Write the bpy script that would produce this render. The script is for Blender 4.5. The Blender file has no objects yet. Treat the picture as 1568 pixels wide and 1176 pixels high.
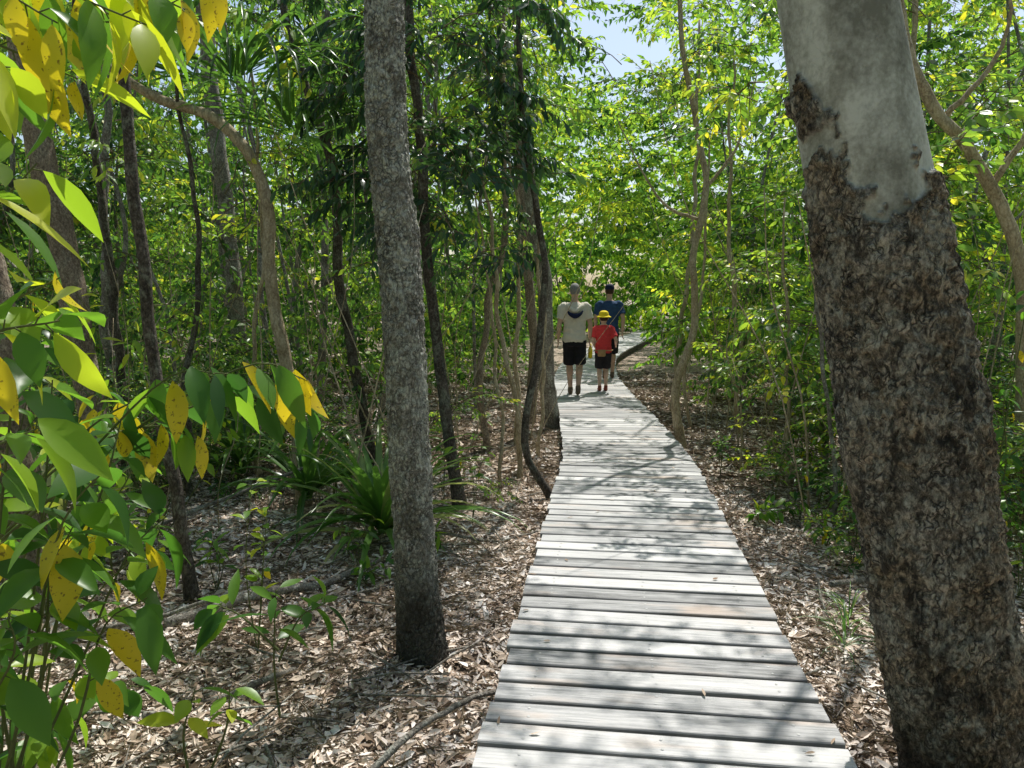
import bpy, math, random, bmesh
import numpy as np
from mathutils import Vector, Matrix, noise, Euler
random.seed(7); np.random.seed(7)
R=random.uniform
sc=bpy.context.scene
sc.view_settings.view_transform='Standard'; sc.view_settings.look='None'
sc.view_settings.exposure=0; sc.view_settings.gamma=1

# ---------------------------------------------------------------- helpers
def link(o,parent=None):
    sc.collection.objects.link(o)
    if parent: o.parent=parent
    return o
def mesh_obj(name,V,F,mats=(),smooth=False,parent=None,mi=None,dolink=True,fattr=None):
    me=bpy.data.meshes.new(name); me.from_pydata([tuple(v) for v in V],[],F)
    for m in mats: me.materials.append(m)
    if smooth: me.polygons.foreach_set('use_smooth',[True]*len(me.polygons))
    if mi is not None: me.polygons.foreach_set('material_index',mi)
    if fattr is not None:
        a=me.attributes.new('rnd','FLOAT','FACE'); a.data.foreach_set('value',fattr)
    me.update()
    o=bpy.data.objects.new(name,me)
    if dolink: link(o,parent)
    return o
def cr(pts,n):
    P=np.array(pts,float); m=len(P)
    P=np.vstack([2*P[0]-P[1],P,2*P[-1]-P[-2]])
    out=[]
    for i in range(n):
        s=i/(n-1)*(m-1); k=min(int(s),m-2); t=s-k
        a,b,c,d=P[k],P[k+1],P[k+2],P[k+3]
        out.append(.5*((2*b)+(-a+c)*t+(2*a-5*b+4*c-d)*t*t+(-a+3*b-3*c+d)*t**3))
    return np.array(out)
def tube(V,F,pts,rad,seg=8,cap=True,disp=None):
    pts=[Vector(p) for p in pts]; n=len(pts); b0=len(V)
    up=Vector((0,1,0)); 
    for i,p in enumerate(pts):
        d=(pts[min(i+1,n-1)]-pts[max(i-1,0)]).normalized()
        if abs(d.dot(up))>.95: up=Vector((1,0,0))
        a=(up-d*up.dot(d)).normalized(); b=d.cross(a); up=a
        r=rad[i]; rx,ry=(r if hasattr(r,'__len__') else (r,r))
        for k in range(seg):
            t=2*math.pi*k/seg
            q=a*math.cos(t)*ry+b*math.sin(t)*rx
            if disp: q=q*(1+disp(p+q,t,i/(n-1))/max(rx,1e-4))
            V.append(p+q)
    for i in range(n-1):
        for k in range(seg):
            k2=(k+1)%seg
            F.append((b0+i*seg+k,b0+i*seg+k2,b0+(i+1)*seg+k2,b0+(i+1)*seg+k))
    if cap:
        F.append(tuple(b0+k for k in reversed(range(seg))))
        F.append(tuple(b0+(n-1)*seg+k for k in range(seg)))
def rv3(s=1): return Vector((random.gauss(0,s),random.gauss(0,s),random.gauss(0,s)))

# ---------------------------------------------------------------- materials
def newmat(name):
    m=bpy.data.materials.new(name); m.use_nodes=True; nt=m.node_tree
    for n in list(nt.nodes): nt.nodes.remove(n)
    out=nt.nodes.new('ShaderNodeOutputMaterial'); return m,nt,out
def N(nt,t,**k):
    n=nt.nodes.new(t)
    for a,b in k.items(): setattr(n,a,b)
    return n
def ramp(nt,fac,stops,interp='LINEAR'):
    r=N(nt,'ShaderNodeValToRGB'); e=r.color_ramp; e.interpolation=interp
    while len(e.elements)<len(stops): e.elements.new(.5)
    for el,(p,c) in zip(e.elements,stops):
        el.position=p; el.color=(*c,1) if len(c)==3 else c
    nt.links.new(fac,r.inputs[0]); return r.outputs[0]
def math_(nt,op,a,b=0,c=None):
    n=N(nt,'ShaderNodeMath',operation=op)
    for i,x in enumerate((a,b,c)):
        if x is None: continue
        if isinstance(x,(int,float)): n.inputs[i].default_value=x
        else: nt.links.new(x,n.inputs[i])
    return n.outputs[0]
def mixc(nt,f,a,b,mode='MIX'):
    n=N(nt,'ShaderNodeMix',data_type='RGBA',blend_type=mode)
    for i,x in ((0,f),(6,a),(7,b)):
        if isinstance(x,(int,float)): n.inputs[i].default_value=x
        elif isinstance(x,tuple): n.inputs[i].default_value=(*x,1)
        else: nt.links.new(x,n.inputs[i])
    return n.outputs[2]
def noise_(nt,vec,scale,detail=4,rough=.55):
    n=N(nt,'ShaderNodeTexNoise'); n.inputs['Scale'].default_value=scale
    n.inputs['Detail'].default_value=detail; n.inputs['Roughness'].default_value=rough
    if vec is not None: nt.links.new(vec,n.inputs['Vector'])
    return n.outputs[0]
def mapping(nt,vec,scale):
    n=N(nt,'ShaderNodeMapping'); n.inputs['Scale'].default_value=scale
    nt.links.new(vec,n.inputs['Vector']); return n.outputs[0]
def attr(nt,name,out='Fac'):
    n=N(nt,'ShaderNodeAttribute',attribute_name=name); return n.outputs[out]

def leaf_mat(name,stops,tr_gain=(1.9,2.0,1.1),tr=.45,rough=.38,spots=False,spec=.5,matte=False):
    m,nt,out=newmat(name)
    rnd=attr(nt,'rnd'); oi=N(nt,'ShaderNodeObjectInfo')
    f=math_(nt,'MULTIPLY_ADD',rnd,.55,math_(nt,'MULTIPLY',oi.outputs['Random'],.45))
    col=ramp(nt,f,stops)
    if spots:
        geo=N(nt,'ShaderNodeNewGeometry')
        sp=noise_(nt,geo.outputs['Position'],75,3)
        col=mixc(nt,ramp(nt,sp,[(.60,(0,0,0)),(.66,(.8,.8,.8))]),col,(.16,.08,.02))
    if matte:
        pr=N(nt,'ShaderNodeBsdfDiffuse'); nt.links.new(col,pr.inputs['Color'])
    else:
        pr=N(nt,'ShaderNodeBsdfPrincipled'); nt.links.new(col,pr.inputs['Base Color'])
        pr.inputs['Roughness'].default_value=rough; pr.inputs['Specular IOR Level'].default_value=spec
    if tr>0:
        tn=N(nt,'ShaderNodeBsdfTranslucent')
        tc=mixc(nt,1.0,col,tr_gain,'MULTIPLY'); nt.links.new(tc,tn.inputs['Color'])
        mx=N(nt,'ShaderNodeMixShader'); mx.inputs[0].default_value=tr
        nt.links.new(pr.outputs[0],mx.inputs[1]); nt.links.new(tn.outputs[0],mx.inputs[2])
        nt.links.new(mx.outputs[0],out.inputs[0])
    else: nt.links.new(pr.outputs[0],out.inputs[0])
    return m
def simple_mat(name,c,rough=.8,var=.15,scale=20,c2=None,bump=.2,spec=.3):
    m,nt,out=newmat(name); tc=N(nt,'ShaderNodeTexCoord').outputs['Object']
    n=noise_(nt,tc,scale,3)
    c2=c2 or tuple(x*(1-var*2) for x in c)
    col=ramp(nt,n,[(.3,c2),(.7,c)])
    pr=N(nt,'ShaderNodeBsdfPrincipled'); nt.links.new(col,pr.inputs['Base Color'])
    pr.inputs['Roughness'].default_value=rough; pr.inputs['Specular IOR Level'].default_value=spec
    b=N(nt,'ShaderNodeBump'); b.inputs['Strength'].default_value=bump; b.inputs['Distance'].default_value=.01
    nt.links.new(n,b.inputs['Height']); nt.links.new(b.outputs[0],pr.inputs['Normal'])
    nt.links.new(pr.outputs[0],out.inputs[0]); return m
def bark_mat(name,dark,mid,light,crack=28,stretch=.45,lichen=None,base_dark=0.0,smooth_cols=None,warm=None,blotch=None,warp=.09,edge=.55,lt=.52,bd=.012):
    m,nt,out=newmat(name); tc=N(nt,'ShaderNodeTexCoord').outputs['Object']
    vm=N(nt,'ShaderNodeVectorMath',operation='SCALE'); 
    nn=N(nt,'ShaderNodeTexNoise'); nn.inputs['Scale'].default_value=16; nn.inputs['Detail'].default_value=4; nt.links.new(tc,nn.inputs['Vector'])
    nt.links.new(nn.outputs['Color'],vm.inputs[0]); vm.inputs['Scale'].default_value=warp
    va=N(nt,'ShaderNodeVectorMath',operation='ADD'); nt.links.new(tc,va.inputs[0]); nt.links.new(vm.outputs[0],va.inputs[1])
    mp=mapping(nt,va.outputs[0],(1,1,stretch))
    v=N(nt,'ShaderNodeTexVoronoi',feature='DISTANCE_TO_EDGE'); v.inputs['Scale'].default_value=crack
    nt.links.new(mp,v.inputs['Vector'])
    fine=noise_(nt,mapping(nt,tc,(1,1,.6)),70,6,.75); big=noise_(nt,tc,5.5,6,.7)
    f=math_(nt,'MULTIPLY_ADD',fine,.6,math_(nt,'MULTIPLY',big,.45))
    col=ramp(nt,f,[(.40,dark),(.51,mid),(.62,light)])
    if warm:
        wn=noise_(nt,tc,3.2,4); col=mixc(nt,ramp(nt,wn,[(.45,(0,0,0)),(.62,(.6,.6,.6))]),col,mixc(nt,ramp(nt,fine,[(.4,(0,0,0)),(.6,(1,1,1))]),tuple(x*.3 for x in warm),tuple(x*2.1 for x in warm)))
    if lichen:
        ln=noise_(nt,mapping(nt,tc,(1,1,.8)),7.5,8,.75)
        col=mixc(nt,ramp(nt,ln,[(lt,(0,0,0)),(lt+.05,(.85,.85,.85))]),col,mixc(nt,ramp(nt,fine,[(.38,(0,0,0)),(.62,(1,1,1))]),tuple(x*.4 for x in lichen),tuple(x*1.4 for x in lichen)))
    if blotch:
        bn=noise_(nt,mapping(nt,tc,(1,1,.55)),9,7,.72)
        col=mixc(nt,ramp(nt,bn,[(.39,(.85,.85,.85)),(.47,(0,0,0))]),col,blotch)
    ed=ramp(nt,v.outputs['Distance'],[(.0,(1,1,1)),(.16,(0,0,0))])
    cm=noise_(nt,tc,11,4,.7); 
    edm=math_(nt,'MULTIPLY',ed,ramp(nt,cm,[(.38,(.1,.1,.1)),(.6,(edge,edge,edge))]))
    col=mixc(nt,edm,col,tuple(x*.4 for x in dark))
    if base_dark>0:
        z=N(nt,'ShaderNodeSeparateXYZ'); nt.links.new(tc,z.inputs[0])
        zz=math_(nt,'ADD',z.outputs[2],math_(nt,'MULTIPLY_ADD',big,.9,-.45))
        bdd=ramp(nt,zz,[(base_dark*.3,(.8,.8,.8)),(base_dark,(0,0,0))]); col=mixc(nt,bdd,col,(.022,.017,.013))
    h=math_(nt,'SUBTRACT',math_(nt,'MULTIPLY_ADD',fine,.8,math_(nt,'MULTIPLY',big,.4)),math_(nt,'MULTIPLY',edm,.7))
    if smooth_cols:
        sm=attr(nt,'smoothbark')
        sn=noise_(nt,mapping(nt,tc,(1,1,.6)),4.5,6,.65); s2=noise_(nt,tc,60,3)
        scol=ramp(nt,math_(nt,'MULTIPLY_ADD',s2,.22,math_(nt,'MULTIPLY',sn,.85)),[(.42,smooth_cols[0]),(.53,smooth_cols[1]),(.63,smooth_cols[2])])
        pk=N(nt,'ShaderNodeTexVoronoi'); pk.inputs['Scale'].default_value=9; nt.links.new(mapping(nt,tc,(1,1,.6)),pk.inputs['Vector'])
        scol=mixc(nt,ramp(nt,pk.outputs['Distance'],[(.05,(.85,.85,.85)),(.10,(0,0,0))]),scol,(.07,.05,.035))
        col=mixc(nt,sm,col,scol)
        h=math_(nt,'MULTIPLY',h,math_(nt,'MULTIPLY_ADD',sm,-.88,1))
    pr=N(nt,'ShaderNodeBsdfPrincipled'); nt.links.new(col,pr.inputs['Base Color'])
    pr.inputs['Roughness'].default_value=.85; pr.inputs['Specular IOR Level'].default_value=.25
    b=N(nt,'ShaderNodeBump'); b.inputs['Strength'].default_value=1; b.inputs['Distance'].default_value=bd
    nt.links.new(h,b.inputs['Height']); nt.links.new(b.outputs[0],pr.inputs['Normal'])
    nt.links.new(pr.outputs[0],out.inputs[0]); return m

GREEN=[(.14,(.02,.055,.022)),(.36,(.06,.14,.038)),(.56,(.135,.26,.05)),(.80,(.27,.39,.065)),(.93,(.54,.50,.06))]
BRIGHT=[(.14,(.035,.09,.026)),(.36,(.11,.22,.042)),(.56,(.24,.37,.055)),(.78,(.41,.50,.065)),(.92,(.68,.60,.06))]
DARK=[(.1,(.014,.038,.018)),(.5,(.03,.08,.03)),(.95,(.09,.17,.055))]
M_leaf=leaf_mat('leaf_green',GREEN,tr=.45)
M_bright=leaf_mat('leaf_bright',BRIGHT,tr=.5)
M_farg=leaf_mat('leaf_far_green',GREEN,tr=.5,matte=True)
M_farb=leaf_mat('leaf_far_bright',BRIGHT,tr=.55,matte=True)
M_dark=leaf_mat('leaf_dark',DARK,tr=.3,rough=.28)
M_big=leaf_mat('broad_leaf',[(.1,(.03,.085,.022)),(.35,(.06,.155,.025)),(.62,(.13,.26,.03)),(.85,(.26,.38,.03)),(1,(.45,.48,.03))],tr=.5,rough=.36,spec=.45)
M_yel=leaf_mat('yellow_leaf',[(.0,(.62,.46,.02)),(1,(.78,.64,.03))],tr=.45,spots=True,tr_gain=(1.2,1.2,.8))
M_strap=leaf_mat('strap_leaf',[(.1,(.04,.10,.025)),(.7,(.12,.24,.05)),(1,(.42,.40,.18))],tr=.4,rough=.3)
M_litter=leaf_mat('litter_leaf',[(.08,(.12,.085,.06)),(.22,(.34,.25,.18)),(.42,(.60,.49,.39)),(.64,(.82,.72,.63)),(.88,(.92,.87,.82))],tr=0,matte=True)
M_stem=simple_mat('twig_bark',(.16,.12,.07),scale=40)
M_gstem=simple_mat('green_stem',(.13,.15,.05),scale=40)
M_fstem=simple_mat('far_twig',(.06,.075,.025),scale=10,bump=0)
B_grey=bark_mat('bark_grey',(.07,.06,.05),(.22,.195,.16),(.42,.39,.34),crack=30,lichen=(.42,.42,.36))
B_brown=bark_mat('bark_brown',(.08,.06,.042),(.25,.19,.135),(.43,.35,.26),crack=40,lichen=(.36,.31,.23))
B_darkb=bark_mat('bark_dark',(.025,.02,.017),(.08,.065,.05),(.20,.17,.14),crack=34,lichen=(.20,.20,.155))
B_tan=bark_mat('bark_tan',(.22,.16,.09),(.46,.37,.24),(.62,.53,.38),crack=20,stretch=.25)
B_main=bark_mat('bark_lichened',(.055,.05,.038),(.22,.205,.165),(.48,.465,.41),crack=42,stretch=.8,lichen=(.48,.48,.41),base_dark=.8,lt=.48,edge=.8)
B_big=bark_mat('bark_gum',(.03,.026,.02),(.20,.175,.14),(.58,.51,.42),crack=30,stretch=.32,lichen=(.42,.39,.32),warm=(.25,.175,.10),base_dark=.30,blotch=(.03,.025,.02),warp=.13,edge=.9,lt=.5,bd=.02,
   smooth_cols=[(.19,.185,.15),(.36,.355,.305),(.56,.56,.50)])

PATH=[(-.3,-4),(.1,-.8),(.52,2.43),(.95,5.81),(1.16,7.6),(1.28,10),(1.36,12.4),(1.6,16.3),(2.4,21.5),(4.2,28),(6.5,36),(9.5,46)]
PC=cr(PATH,900)
def path_x(y): return float(np.interp(y,PC[:,1],PC[:,0]))
TOP=.25
# ---------------------------------------------------------------- people (built first)
def fuse(name,V,F,mat,voxel,parent,smooth=6,wr=0):
    me=bpy.data.meshes.new(name+'_src'); me.from_pydata([tuple(v) for v in V],[],F)
    o=bpy.data.objects.new(name+'_src',me); sc.collection.objects.link(o)
    md=o.modifiers.new('r','REMESH'); md.mode='VOXEL'; md.voxel_size=voxel
    if smooth: s_=o.modifiers.new('s','SMOOTH'); s_.iterations=smooth; s_.factor=.5
    dg=bpy.context.evaluated_depsgraph_get()
    me2=bpy.data.meshes.new_from_object(o.evaluated_get(dg)); bpy.data.objects.remove(o)
    me2.name=name; me2.materials.clear(); me2.materials.append(mat)
    if wr:
        for v in me2.vertices:
            c=v.co; d=noise.noise(Vector((c.x*9,c.y*9,c.z*16)))*wr+noise.noise(Vector((c.x*22,c.y*22,c.z*30+c.x*30)))*wr*.5; v.co=c+v.normal*d
    me2.polygons.foreach_set('use_smooth',[True]*len(me2.polygons))
    return link(bpy.data.objects.new(name,me2),parent)
def ell(V,F,c,r,nu=20,nv=14):
    b0=len(V)
    for j in range(nv+1):
        t=-math.pi/2+math.pi*j/nv; z=c[2]+r[2]*math.sin(t); cc=max(.02,math.cos(t))
        for k in range(nu):
            u=2*math.pi*k/nu; V.append(Vector((c[0]+r[0]*cc*math.cos(u),c[1]+r[1]*cc*math.sin(u),z)))
    for j in range(nv):
        for k in range(nu):
            k2=(k+1)%nu; F.append((b0+j*nu+k,b0+j*nu+k2,b0+(j+1)*nu+k2,b0+(j+1)*nu+k))
    F.append(tuple(b0+k for k in reversed(range(nu)))); F.append(tuple(b0+nv*nu+k for k in range(nu)))
def loftz(V,F,rings,seg=24):
    b0=len(V)
    for (cx,cy,z,rx,ry) in rings:
        for k in range(seg):
            t=2*math.pi*k/seg; V.append(Vector((cx+rx*math.cos(t),cy+ry*math.sin(t),z)))
    for j in range(len(rings)-1):
        for k in range(seg):
            k2=(k+1)%seg; F.append((b0+j*seg+k,b0+j*seg+k2,b0+(j+1)*seg+k2,b0+(j+1)*seg+k))
    F.append(tuple(b0+k for k in reversed(range(seg)))); F.append(tuple(b0+(len(rings)-1)*seg+k for k in range(seg)))
def limb(V,F,ctrl,n_=14,seg=14):
    P=cr(ctrl,n_); tube(V,F,[Vector(p[:3]) for p in P],[p[3] for p in P],seg)
def person(name,loc,yaw,H,skin,shirt,shorts,shoe,hair,arms,legs,child=False,hat=None,slv=.55,short_z=.50,voxel=.010):
    k=H/1.8; hs=1.0 if not child else 1.22
    root=link(bpy.data.objects.new(name,None)); root.location=loc; root.rotation_euler=(0,0,yaw); root.scale=(k,k,k)
    V=[];F=[]
    hz=1.80-.118*hs; rings=[(0,0,.86,.15,.105),(0,0,.92,.165,.115),(0,0,1.0,.155,.105),(0,0,1.12,.145,.098),(0,.0,1.26,.165,.11),(0,-.005,1.36,.18,.108),(0,-.01,1.44,.17,.09),(0,-.01,1.48,.11,.07),(0,0,1.52,.06,.06)]
    loftz(V,F,rings); 
    limb(V,F,[(0,-.01,1.44,.062),(0,0,1.54,.056),(0,.01,hz-.04,.056)],6)
    ell(V,F,(0,0,hz+.01),(.076*hs,.096*hs,.108*hs)); ell(V,F,(0,.025,hz-.05*hs),(.058*hs,.066*hs,.068*hs))
    limb(V,F,[(0,.09*hs,hz+.01,.010),(0,.108*hs,hz-.018*hs,.014),(0,.098*hs,hz-.03*hs,.016)],5,8)
    for s_ in (-1,1):
        ell(V,F,(s_*.078*hs,-.005,hz-.005),(.012,.02*hs,.032*hs),10,8)
    ell(V,F,(0,.088*hs,hz-.06*hs),(.024,.012,.010),10,6)
    for s_,a in zip((-1,1),arms):
        sh,elb,wr,hd=a
        limb(V,F,[(s_*.13,-.005,1.42,.055),(*sh,.056),(*[x*.5+y*.5 for x,y in zip(sh,elb)],.048),(*elb,.039),(*[x*.65+y*.35 for x,y in zip(elb,wr)],.040),(*wr,.026)],18)
        w_=Vector(wr); d=Vector(hd).normalized(); sd=Vector((0,1,0)); sd=(sd-d*sd.dot(d)).normalized(); pn=d.cross(sd)*s_
        for q in (-.022,-.007,.008,.022): limb(V,F,[(*(w_),.017),(*(w_+d*.045+sd*q),.015),(*(w_+d*.09+sd*q),.012)],6,8)
        for q,l in ((-.030,.060),(-.010,.078),(.010,.082),(.030,.072)):
            a0=w_+d*.085+sd*q; a1=a0+d*l*.45+pn*.004; a2=a1+d*l*.3+pn*l*.22; a3=a2+d*l*.18+pn*l*.25
            limb(V,F,[(*a0,.0105),(*a1,.0098),(*a2,.009),(*a3,.0075)],8,8)
        t0=w_+d*.03+sd*.022; t1=w_+d*.065+sd*.052; t2=w_+d*.10+sd*.055+pn*.012
        limb(V,F,[(*t0,.014),(*t1,.012),(*t2,.009)],7,8)
    for s_,l in zip((-1,1),legs):
        hip=(s_*.088,0,.90); kn,an=l
        mid=[x*.55+y*.45 for x,y in zip(kn,an)]; 
        cf=[x*.72+y*.28 for x,y in zip(kn,an)]; cf[1]-=.018
        limb(V,F,[(*hip,.098),(*[x*.55+y*.45 for x,y in zip(hip,kn)],.083),(*kn,.057),(*cf,.058),(*mid,.049),(*an,.035)],24)
    fuse('body',V,F,skin,voxel*.8,root,4)
    V=[];F=[]
    for s_,l in zip((-1,1),legs):
        kn,an=l; sh_=Vector(an)-Vector(kn); pit=math.atan2(-sh_.y,-sh_.z)*.8 if sh_.y<0 else 0
        c=Vector(an); fwd=Vector((0,math.cos(pit),-math.sin(abs(pit)))); dn=Vector((0,-math.sin(abs(pit)),-math.cos(pit)))
        pr_=[(-.065,.038),(-.04,.040),(.0,.040),(.06,.044),(.12,.042),(.17,.034),(.195,.02)]
        limb(V,F,[(*(c+fwd*p[0]+dn*.045),p[1]) for p in pr_],12,12)
        limb(V,F,[(*(c-dn*.04),.043),(*(c+dn*.03),.046)],4,12)
    fuse('shoes',V,F,shoe,.011,root,3)
    V=[];F=[]
    loftz(V,F,[(0,-.005,.86,.188,.135),(0,-.005,.92,.19,.14),(0,0,1.0,.182,.132),(0,0,1.14,.176,.124),(0,0,1.28,.19,.13),(0,-.008,1.38,.20,.124),(0,-.012,1.445,.18,.10),(0,-.01,1.485,.12,.082),(0,-.005,1.505,.075,.072)])
    for s_,a in zip((-1,1),arms):
        sh,elb=Vector(a[0]),Vector(a[1]); en=sh.lerp(elb,slv+.15)
        limb(V,F,[(s_*.12,-.005,1.42,.07),(*(sh+Vector((0,0,.004))),.070),(*sh.lerp(elb,.4),.068),(*en,.072)],12,16)
    fuse('shirt',V,F,shirt,.011,root,5,wr=.014)
    V=[];F=[]
    loftz(V,F,[(0,-.005,.80,.18,.13),(0,-.005,.90,.182,.134),(0,-.005,.98,.17,.125)])
    for s_,l in zip((-1,1),legs):
        hip=Vector((s_*.092,0,.90)); kn=Vector(l[0]); an=Vector(l[1]); tot=.9-kn.z
        f=(.9-short_z)/tot; end=hip.lerp(kn,min(f,1)) if f<=1 else kn.lerp(an,(f-1)*.6)
        limb(V,F,[(*hip,.108),(*hip.lerp(end,.5),.104),(*end,.102)],12,16)
    fuse('shorts',V,F,shorts,.011,root,5,wr=.008)
    V=[];F=[]
    ell(V,F,(0,-.012*hs,hz+.022*hs),(.083*hs,.100*hs,.106*hs)); 
    o=fuse('hair',V,F,hair,.009,root,1)
    bm=bmesh.new(); bm.from_mesh(o.data)
    dl=[f_ for f_ in bm.faces if (lambda c:(c.z<hz-.055*hs) or (c.y>.045*hs and c.z<hz+.055*hs))(f_.calc_center_median())]
    bmesh.ops.delete(bm,geom=dl,context='FACES'); bm.to_mesh(o.data); bm.free()
    for s_ in (-1,1):
        V=[];F=[]; ell(V,F,(s_*.03*hs,.086*hs,hz+.012*hs),(.012,.010,.008),10,8); mesh_obj('eye',V,F,[M_eye],smooth=True,parent=root)
    if hat:
        V=[];F=[]
        loftz(V,F,[(0,-.005,hz+.03*hs,.094*hs,.112*hs),(0,-.005,hz+.07*hs,.092*hs,.11*hs),(0,-.005,hz+.11*hs,.078*hs,.094*hs),(0,-.005,hz+.132*hs,.045*hs,.055*hs),(0,-.005,hz+.138*hs,.012,.012)])
        if hat[1]=='brim': loftz(V,F,[(0,0,hz+.010*hs,.142*hs,.156*hs),(0,0,hz+.022*hs,.139*hs,.152*hs),(0,0,hz+.042*hs,.098*hs,.115*hs)])
        else: loftz(V,F,[(0,.09,hz+.035*hs,.075,.10),(0,.09,hz+.048*hs,.07,.095)])
        fuse('hat',V,F,hat[0],.008,root,2)
    return root,hz
M_eye=simple_mat('eye_dark',(.03,.02,.015),rough=.2)
skinA=simple_mat('skin_tanned',(.56,.37,.27),rough=.55,var=.06); skinC=simple_mat('skin_light',(.62,.44,.34),rough=.55,var=.05)
sh1=simple_mat('shirt_beige',(.70,.65,.54),rough=.9,var=.06); sh2=simple_mat('shirt_red',(.68,.06,.065),rough=.9,var=.08); sh3=simple_mat('shirt_navy',(.035,.08,.18),rough=.9)
st1=simple_mat('shorts_black',(.014,.014,.018),rough=.9); st2=simple_mat('shorts_charcoal',(.03,.028,.032),rough=.9)
shoe1=simple_mat('shoe_brown',(.18,.13,.09)); shoe2=simple_mat('shoe_red',(.30,.08,.05))
hair1=simple_mat('hair_grey',(.33,.32,.30),scale=90,var=.3); hair2=simple_mat('hair_brown',(.06,.035,.02),scale=90)
yel=simple_mat('yellow_cloth',(.80,.62,.02),rough=.85,var=.05); navy=simple_mat('navy_cloth',(.012,.02,.06),rough=.85); tanb=simple_mat('tan_cloth',(.45,.29,.14),rough=.85)
yb=lambda y:-math.atan2(path_x(y+.5)-path_x(y-.5),1)
man,hz=person('walking_man',(1.02,12.4,TOP+.004),yb(12.4),1.82,skinA,sh1,st1,shoe1,hair1,
  arms=[((-.195,0,1.42),(-.245,-.03,1.15),(-.262,.05,.92),(.02,.12,-1)),((.195,0,1.42),(.25,-.02,1.16),(.25,.07,.93),(-.02,.1,-1))],
  legs=[((-.075,.10,.50),(-.055,.13,.085)),((.085,.02,.48),(.06,-.14,.13))],short_z=.50)
V=[];F=[]
limb(V,F,[(-.12,-.03,1.49,.022),(-.10,-.10,1.43,.032),(0,-.135,1.36,.042),(.10,-.10,1.43,.032),(.12,-.03,1.49,.022)],18,12); fuse('hood',V,F,sh1,.009,man,3)
V=[];F=[]
limb(V,F,[(-.125,-.135,1.37,.012),(-.08,-.165,1.315,.028),(0,-.18,1.285,.040),(.08,-.165,1.315,.028),(.125,-.135,1.37,.012)],18,12); fuse('hood_lining',V,F,navy,.008,man,2)
V=[];F=[]
loftz(V,F,[(.262,.085,.60,.030,.045),(.262,.085,.615,.036,.052),(.262,.085,.74,.036,.052),(.262,.085,.765,.026,.038),(.262,.085,.79,.016,.02),(.262,.085,.83,.016,.02)],16); mesh_obj('yellow_bottle',V,F,[yel],smooth=True,parent=man)
kid,hz=person('walking_child',(1.56,12.95,TOP+.004),yb(13)+.05,1.36,skinC,sh2,st2,shoe2,hair2,
  arms=[((-.185,0,1.40),(-.24,-.05,1.15),(-.17,.08,.98),(.3,.5,-.6)),((.185,0,1.40),(.27,-.08,1.17),(.30,.10,1.05),(0,.8,-.3))],
  legs=[((-.08,.05,.50),(-.07,.02,.085)),((.08,.09,.50),(.075,.06,.085))],child=True,hat=(yel,'brim'),short_z=.52,slv=.6)
V=[];F=[]
loftz(V,F,[(-.06,-.175,.80,.075,.03),(-.06,-.18,.82,.09,.045),(-.06,-.18,.92,.09,.045),(-.06,-.175,.95,.08,.03)],18); mesh_obj('waist_pouch',V,F,[tanb],smooth=True,parent=kid)
V=[];F=[]; tube(V,F,[Vector((.21*math.cos(t),-.005+.158*math.sin(t),.93)) for t in np.linspace(0,2*math.pi,33)],[.012]*33,6,cap=False); mesh_obj('pouch_strap',V,F,[tanb],smooth=True,parent=kid)
person('walking_man',(1.90,14.9,TOP+.004),yb(15),1.84,skinA,sh3,st1,shoe1,hair2,
  arms=[((-.195,0,1.42),(-.26,.03,1.16),(-.25,.14,.96),(0,.3,-1)),((.195,0,1.42),(.26,-.08,1.17),(.25,-.08,.93),(0,.05,-1))],
  legs=[((-.09,.0,.48),(-.08,-.16,.13)),((.09,.14,.50),(.085,.18,.085))],hat=(navy,'cap'),short_z=.5)
random.seed(11)
# ---------------------------------------------------------------- world / sun / camera
SUN_DIR=Vector((.20,.46,.865)).normalized()   # towards the sun
el=math.asin(SUN_DIR.z); az=math.atan2(SUN_DIR.x,SUN_DIR.y)
w=bpy.data.worlds.new('World'); sc.world=w; w.use_nodes=True
nt=w.node_tree; bg=nt.nodes['Background']; sky=nt.nodes.new('ShaderNodeTexSky'); sky.sky_type='NISHITA'
sky.sun_disc=False; sky.sun_elevation=el; sky.sun_rotation=az; sky.air_density=1.2; sky.dust_density=2
nt.links.new(sky.outputs[0],bg.inputs[0]); bg.inputs[1].default_value=.15
sl=bpy.data.lights.new('sun','SUN'); sl.energy=5; sl.angle=math.radians(.5); sl.color=(1,.97,.91)
so=link(bpy.data.objects.new('sun',sl)); so.rotation_euler=SUN_DIR.to_track_quat('Z','Y').to_euler()
so.location=(5,12,30)
cam=bpy.data.cameras.new('camera'); co=link(bpy.data.objects.new('camera',cam)); cam.sensor_width=36; cam.lens=26.7
co.location=(0,0,1.85); co.rotation_euler=(math.radians(90-6.5),0,0); cam.clip_end=1500; cam.clip_start=.05
sc.camera=co

# ---------------------------------------------------------------- ground
def gz(x,y):
    d=abs(x-path_x(y)); k=min(1,max(0,(d-.5)/1.5))
    return .05*k*noise.noise(Vector((x*.6,y*.6,0)))+.03*noise.noise(Vector((x*2.1,y*2.1,5)))*k+ .10*k*noise.noise(Vector((x*.15,y*.15,9)))
n=180; ts=np.linspace(-1,1,n); cs=np.sign(ts)*(np.abs(ts)*18+np.abs(ts)**7*500)
V=[(x,y+8,gz(x,y+8)) for y in cs for x in cs]
F=[(j*n+i,j*n+i+1,(j+1)*n+i+1,(j+1)*n+i) for j in range(n-1) for i in range(n-1)]
m,nt,out=newmat('forest_floor'); tc=N(nt,'ShaderNodeTexCoord').outputs['Object']
v=N(nt,'ShaderNodeTexVoronoi'); v.inputs['Scale'].default_value=22; nt.links.new(tc,v.inputs['Vector'])
s=N(nt,'ShaderNodeSeparateColor'); nt.links.new(v.outputs['Color'],s.inputs[0])
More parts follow.
